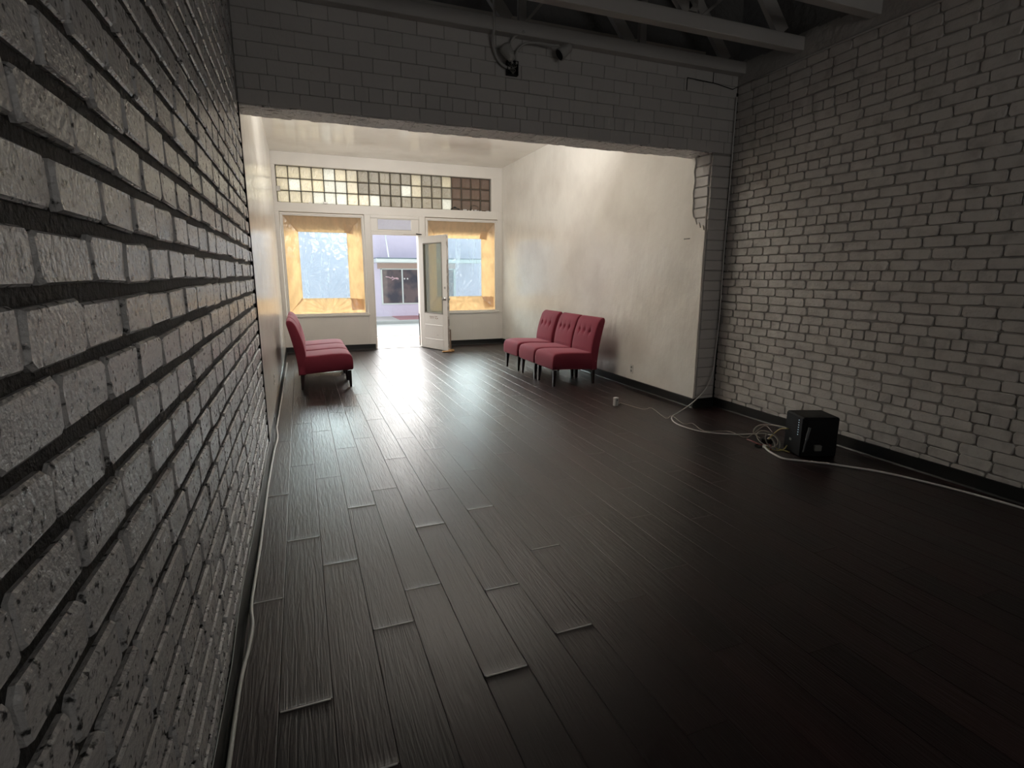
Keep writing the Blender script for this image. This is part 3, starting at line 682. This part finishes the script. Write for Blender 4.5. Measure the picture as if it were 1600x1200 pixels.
# conduit along the ledge on the right
mb = MB().tube([(XR-.014, y, 3.30+.004*math.sin(y*4)) for y in [YB+.2*i for i in range(38)]], .011, 8)
tag(mb.build('conduit', galv, smooth=True), 'long painted conduit running under the concrete ledge at right', 'conduit')
mb = MB().tube([(2.0,YH-.014,3.36)], .01) if False else MB()
# dark crack lines in the upper right brickwork of the header
cr_ = MB()
for pts in ([(3.62,3.20),(3.62,3.31)], [(3.62,3.31),(3.95,3.30),(4.18,3.27),(4.24,3.30)], [(3.93,3.30),(3.93,3.395)]):
    for p, q in zip(pts, pts[1:]): cr_.bar((p[0],YH-.006,p[1]), (q[0],YH-.006,q[1]), .007, .004)
cr_.build('crack', crack, wall_header)

# ================================================================== CHAIRS
def cushion(prof_c, prof_n, thick, width, nu=26, p=9, disp=None, wf=None):
    """prof_c: list of centre points (x,z); prof_n: normals toward the padded side; thick: list of half thicknesses"""
    mb = MB(); m = len(prof_c); us = [-math.cos(math.pi*i/nu) for i in range(nu+1)]
    us = [math.copysign(abs(u)**.8, u) for u in us]
    rings = []
    for j in range(m):
        row_f = []; row_b = []
        v = -1+2*j/(m-1)
        for u in us:
            e = max(0, 1-abs(u)**p)**(1/p)*max(0, 1-abs(prof_v[j])**p)**(1/p) if False else max(0,1-abs(u)**p)**(1/p)
            t = thick[j]*e; d = disp(u, j/(m-1)) if disp else 0
            c = prof_c[j]; n = prof_n[j]
            ww = width*(wf[j] if wf else 1)
            row_f.append((c[0]+n[0]*(t+d*e), u*ww/2, c[1]+n[1]*(t+d*e)))
            row_b.append((c[0]-n[0]*t, u*ww/2, c[1]-n[1]*t))
        rings.append(row_f+row_b[::-1][1:-1])
    K = len(rings[0])
    for rw in rings: mb.v += rw
    for j in range(m-1):
        for k in range(K): mb.f.append((j*K+k, j*K+(k+1)%K, (j+1)*K+(k+1)%K, (j+1)*K+k))
    mb.f.append(tuple(range(K))[::-1]); mb.f.append(tuple((m-1)*K+k for k in range(K)))
    return mb
CW = .56
def make_chair():
    t = empty('slipper_chair')
    # seat, facing +x: from x=-.30 to .335
    xs = [-.31,-.29,-.2,-.1,0,.1,.2,.26,.29,.31,.322,.330,.335]
    top = [.425,.43,.432,.436,.442,.447,.448,.443,.436,.425,.410,.385,.350]
    bot = [.200,.198,.200,.206,.212,.218,.222,.224,.225,.226,.228,.232,.250]
    C = [(x,(a+b)/2) for x,a,b in zip(xs,top,bot)]; T = [(a-b)/2 for a,b in zip(top,bot)]
    seat = cushion(C, [(0,1)]*len(xs), T, CW, p=14, disp=lambda u, v: .010*(1-u*u)*math.sin(math.pi*min(1,v*1.0)) if v < .95 else 0).build('seat', velvet, t, True)
    # backrest
    n = 36; C = []; N_ = []; T = []; W = []
    for j in range(n+1):
        v = j/n; v = v if v < .8 else .8+(1-(1-(v-.8)/.2)**1.6)*.2
        z = .195+(.885-.195)*v
        xr = -.335-.115*max(0,(z-.25)/.64)**1.5                # rear face
        xf = -.232-.125*max(0,(z-.43)/.46)**1.7 if z > .40 else -.245      # front face
        th = (xf-xr)/2; k = 1
        if z > .82: k = math.sqrt(max(.0, 1-((z-.82)/.0665)**2))
        th2 = max(th*(.12+.88*k) if z > .82 else th, .004); xc = (xf+xr)/2-(th-th2)*.12; W.append(1-.07*(1-k))
        
        C.append((xc, z)); N_.append((1,0)); T.append(th2)
    btn = [(-.50,.70),(0,.70),(.50,.70)]
    def disp(u, v):
        z = .195+.69*v; d = .012*(1-u*u)*(1 if .46 < z < .80 else .4)
        for bu, bz in btn:
            du = (u-bu)*CW/2; dz = z-bz; r = math.hypot(du, dz)
            d -= .026*math.exp(-(r/.024)**2); a = abs(du)+.004
            d -= .010*math.exp(-(abs(du)-.0)**2/.00022)*math.exp(-(dz/.055)**2)
        return d
    back = cushion(C, N_, T, CW, nu=56, p=14, disp=disp, wf=W).build('backrest', velvet, t, True)
    for bu, bz in btn:
        xf = -.232-.125*max(0,(bz-.43)/.46)**1.7-.012
        b = MB().tube([(xf-.004,bu*CW/2,bz),(xf+.003,bu*CW/2,bz),(xf+.006,bu*CW/2,bz)], [.009,.008,.004], 8).build('button', velvet, back, True)
    for sx, sy in ((1,-1),(1,1),(-1,-1),(-1,1)):
        lx = .285 if sx > 0 else -.285; ly = sy*(CW/2-.045); mb = MB(); w0, w1 = .024, .014; dx = .010 if sx > 0 else -.014
        vs = [(lx-w0,ly-w0,.215),(lx+w0,ly-w0,.215),(lx+w0,ly+w0,.215),(lx-w0,ly+w0,.215)]+[(lx+dx-w1,ly-w1,0),(lx+dx+w1,ly-w1,0),(lx+dx+w1,ly+w1,0),(lx+dx-w1,ly+w1,0)]
        mb.add(vs, [(0,1,2,3),(7,6,5,4),(0,4,5,1),(1,5,6,2),(2,6,7,3),(3,7,4,0)]).build('leg', wood_leg, t)
    return t
proto = make_chair()
def copy_tree(o, parent=None):
    c = o.copy(); COL.objects.link(c)
    if parent: c.parent = parent; c.matrix_parent_inverse = o.matrix_parent_inverse
    for ch in list(o.children): copy_tree(ch, c)
    return c
spots = [(3.315, 6.475, math.pi+.01, 'red tufted armless chair by the right wall, nearest the camera', 0),
         (3.315, 7.075, math.pi-.01, 'red tufted armless chair by the right wall, middle one of three', 0),
         (3.315, 7.725, math.pi+.01, 'red tufted armless chair by the right wall, nearest the shop front', 0),
         (.235, 7.43, 0.01, 'dark red armless chair by the left wall, nearest the camera', 1),
         (.235, 8.03, 0, 'red armless chair by the left wall, middle one of three', 1),
         (.235, 8.62, -.01, 'red armless chair by the left wall, nearest the papered window', 1)]
for i, (x, y, rz, lab, g_) in enumerate(spots):
    c = proto if i == 0 else copy_tree(proto)
    c.location = (x, y, 0); c.rotation_euler.z = rz
    tag(c, lab, 'chair', 'red slipper chairs along the right wall' if g_ == 0 else 'red slipper chairs along the left wall')

# ================================================================== SMALL THINGS
def outlet(loc, rz, label):
    t = empty('wall_outlet', loc, rz); tag(t, label, 'outlet')
    MB().bbox(-.036, .036, -.006, 0, -.058, .058, .003).build('cover_plate', mat('outlet_cream', (.66,.63,.58), .4), t)
    for z in (-.024, .024): MB().bbox(-.015, .015, -.009, -.005, z-.014, z+.014, .003).build('socket', cable_grey, t)
outlet((XP, 5.86, .24), -math.pi/2, 'cream wall outlet low on the right plaster wall behind the chairs')
outlet((XL, 6.1, .36), math.pi/2, 'cream wall outlet low on the glossy left plaster wall')
t = empty('wall_nail', (XP, 4.88, 1.835)); tag(t, 'rusty nail sticking out of the plaster below the broken corner', 'nail')
MB().tube([(.01,0,0),(-.05,.03,-.006)], .005, 6).build('shank', metal, t); MB().tube([(-.05,.03,-.006),(-.054,.032,-.006)], .010, 8).build('head', metal, t)
# white cable along the left baseboard
pts = [(-.292,9.5,.008),(-.292,7.5,.008),(-.300,6.2,.01),(-.302,5.5,.02),(-.296,5.25,.05),(-.283,5.0,.02),(-.298,4.6,.008),(-.305,3.8,.008),(-.300,2.95,.008),(-.303,2.44,.008),(-.287,2.25,.008),(-.289,2.10,.008),(-.302,1.87,.008),(-.300,1.2,.008),(-.3,0,.008),(-.3,-2.8,.008)]
tag(MB().tube(curve_pts(pts, 8), .0075, 8).build('cable', cable_white, smooth=True), 'white cable lying along the foot of the left brick wall', 'cable')
# thick white cable from the corner
pts = [(XR-.03,YH-.03,3.2),(XR-.03,YH-.03,2.4),(XR-.035,YH-.03,1.7),(XR-.035,YH-.035,1.0),(XR-.045,YH-.03,.62),(4.17,4.60,.40),(4.09,4.60,.22),(3.93,4.60,.08),(3.68,4.52,.008),(3.50,4.40,.008),(3.39,4.23,.008),(3.365,4.04,.008),(3.43,3.836,.008),(3.65,3.665,.008),(3.89,3.60,.008),(3.93,3.50,.012)]
tag(MB().tube(curve_pts(pts, 8), .006, 8).build('cable', cable_white, smooth=True), 'thick white cable dropping from the brick corner and curving over the floor', 'cable')
pts = [(3.255,5.03,.03),(3.29,5.07,.008),(3.34,5.10,.006),(3.41,4.777,.004),(3.53,4.79,.004),(3.406,4.38,.004),(3.50,4.40,.016),(3.436,4.137,.004),(3.535,4.124,.004),(3.459,3.87,.004),(3.657,3.794,.004),(3.639,3.669,.018),(3.689,3.565,.004),(3.98,3.66,.06),(3.93,3.52,.04)]
tag(MB().tube(curve_pts(pts, 3), .0032, 6).build('wire', cable_thin, smooth=True), 'thin crinkled beige wire on the floor leading to the white adapter', 'wire')
t = empty('power_adapter', (3.22, 5.036, 0), .3); tag(t, 'small white power adapter standing on the dark floor', 'adapter')
MB().bbox(-.026,.026,-.022,.022,.0,.098,.006).build('adapter_body', white_plastic, t); MB().bbox(-.012,.012,-.024,-.021,.062,.078,.001).build('adapter_port', cable_grey, t)
# router tower at the right
BX, BY = 3.71, 3.11
t = empty('modem_tower', (BX, BY, 0), -.35); tag(t, 'black upright modem tower with status lights by the right brick wall', 'modem')
MB().bbox(0,.30,-.12,.14,.0,.332,.012).build('tower_body', black_plastic, t)
MB().bbox(.03,.29,-.124,-.118,.02,.32,.004).build('front_panel', mat('black_panel', (.005,.005,.006), .4, spec=.3), t)
for k in range(7): MB().bbox(-.003,.0005,-.066,-.058,.175+.02*k,.182+.02*k,.0008).build('status_light', led, t)
MB().bbox(-.004,.0,.02,.05,.10,.12,.002).build('cable_port', cable_grey, t); MB().bbox(.10,.16,-.15,-.12,.06,.11,.006).build('side_plug', cable_grey, t)
MB().tube(curve_pts([(.02,-.13,.05),(.015,-.16,.15),(.04,-.15,.26)],5), [.006]*6+[.010]*5, 8).build('antenna', mat('grey_antenna', (.12,.13,.14), .4), t, True)
t2 = empty('power_brick', (3.70, 3.36, 0), .4); tag(t2, 'small black power brick in the tangle of cables at the modem', 'power brick')
MB().bbox(-.05,.05,-.035,.035,.0,.055,.008).build('brick_body', black_plastic, t2); MB().bbox(-.02,.02,-.03,-.005,.055,.062,.002).build('socket_face', white_plastic, t2)
r5 = random.Random(5)
def loop(cx, cy, rad, z, n=9, tilt=0.0, start=0, turns=1.0, flat=.7):
    return [(cx+rad*math.cos(start+turns*2*math.pi*k/n)*1.0, cy+rad*flat*math.sin(start+turns*2*math.pi*k/n), max(.006, z+tilt*math.sin(start+turns*2*math.pi*k/n))) for k in range(n+1)]
tg = [(cable_thin, .0045, [(3.735,3.20,.19),(3.71,3.30,.185),(3.66,3.42,.16),(3.64,3.46,.09),(3.68,3.42,.04)], 'beige cable looping high out of the modem tower'),
      (cable_yellow, .005, [(3.722,3.17,.19),(3.71,3.24,.17),(3.69,3.30,.10),(3.68,3.34,.02),(3.67,3.25,.008),(3.69,3.11,.008)], 'yellow cable arching out of the modem tower to the floor'),
      (cable_thin, .0045, loop(3.68,3.34,.10,.06,tilt=.05,turns=1.1), 'beige cable coil around the black power brick'),
      (cable_grey, .005, loop(3.635,3.24,.07,.07,tilt=.06,start=1.2,turns=1.2), 'grey cable coil leaning on the modem tower'),
      (cable_yellow, .004, [(3.71,3.16,.05),(3.68,3.16,.02),(3.64,3.18,.008),(3.60,3.24,.006),(3.63,3.30,.01)], 'yellow cable end lying flat before the modem tower'),
      (cable_red, .006, [(3.62,3.50,.01),(3.60,3.42,.02),(3.61,3.34,.012),(3.64,3.27,.03),(3.60,3.22,.008)], 'dark red cable bunched left of the power brick'),
      (cable_grey, .009, [(3.72,3.33,.06),(3.70,3.27,.03),(3.66,3.24,.010),(3.60,3.25,.012)], 'short stout grey cable from the power brick to the floor'),
      (black_plastic, .005, loop(3.60,3.33,.05,.007,start=.4,turns=1.3), 'black cable loop flat on the floor left of the tangle')]
for m, r_, p, lab in tg: tag(MB().tube(curve_pts(p, 6), r_, 7).build('cable', m, smooth=True), lab, 'cable', 'tangled cables at the modem tower')
t = empty('white_power_cord', (0,0,0)); tag(t, 'white power cord with a round end in front of the modem tower', 'cord')
MB().tube(curve_pts([(3.595,3.285,.014),(3.55,3.20,.010),(3.52,3.10,.009),(3.515,3.0,.009),(3.62,2.90,.009),(3.78,2.74,.009),(4.0,2.4,.009),(4.16,1.7,.009),(4.19,.4,.009),(4.19,-2.5,.009)],8), .008, 8).build('cord', cable_white, t, True)
MB().tube([(3.588,3.295,.014),(3.600,3.275,.014)], .016, 10).build('cord_end', white_plastic, t)
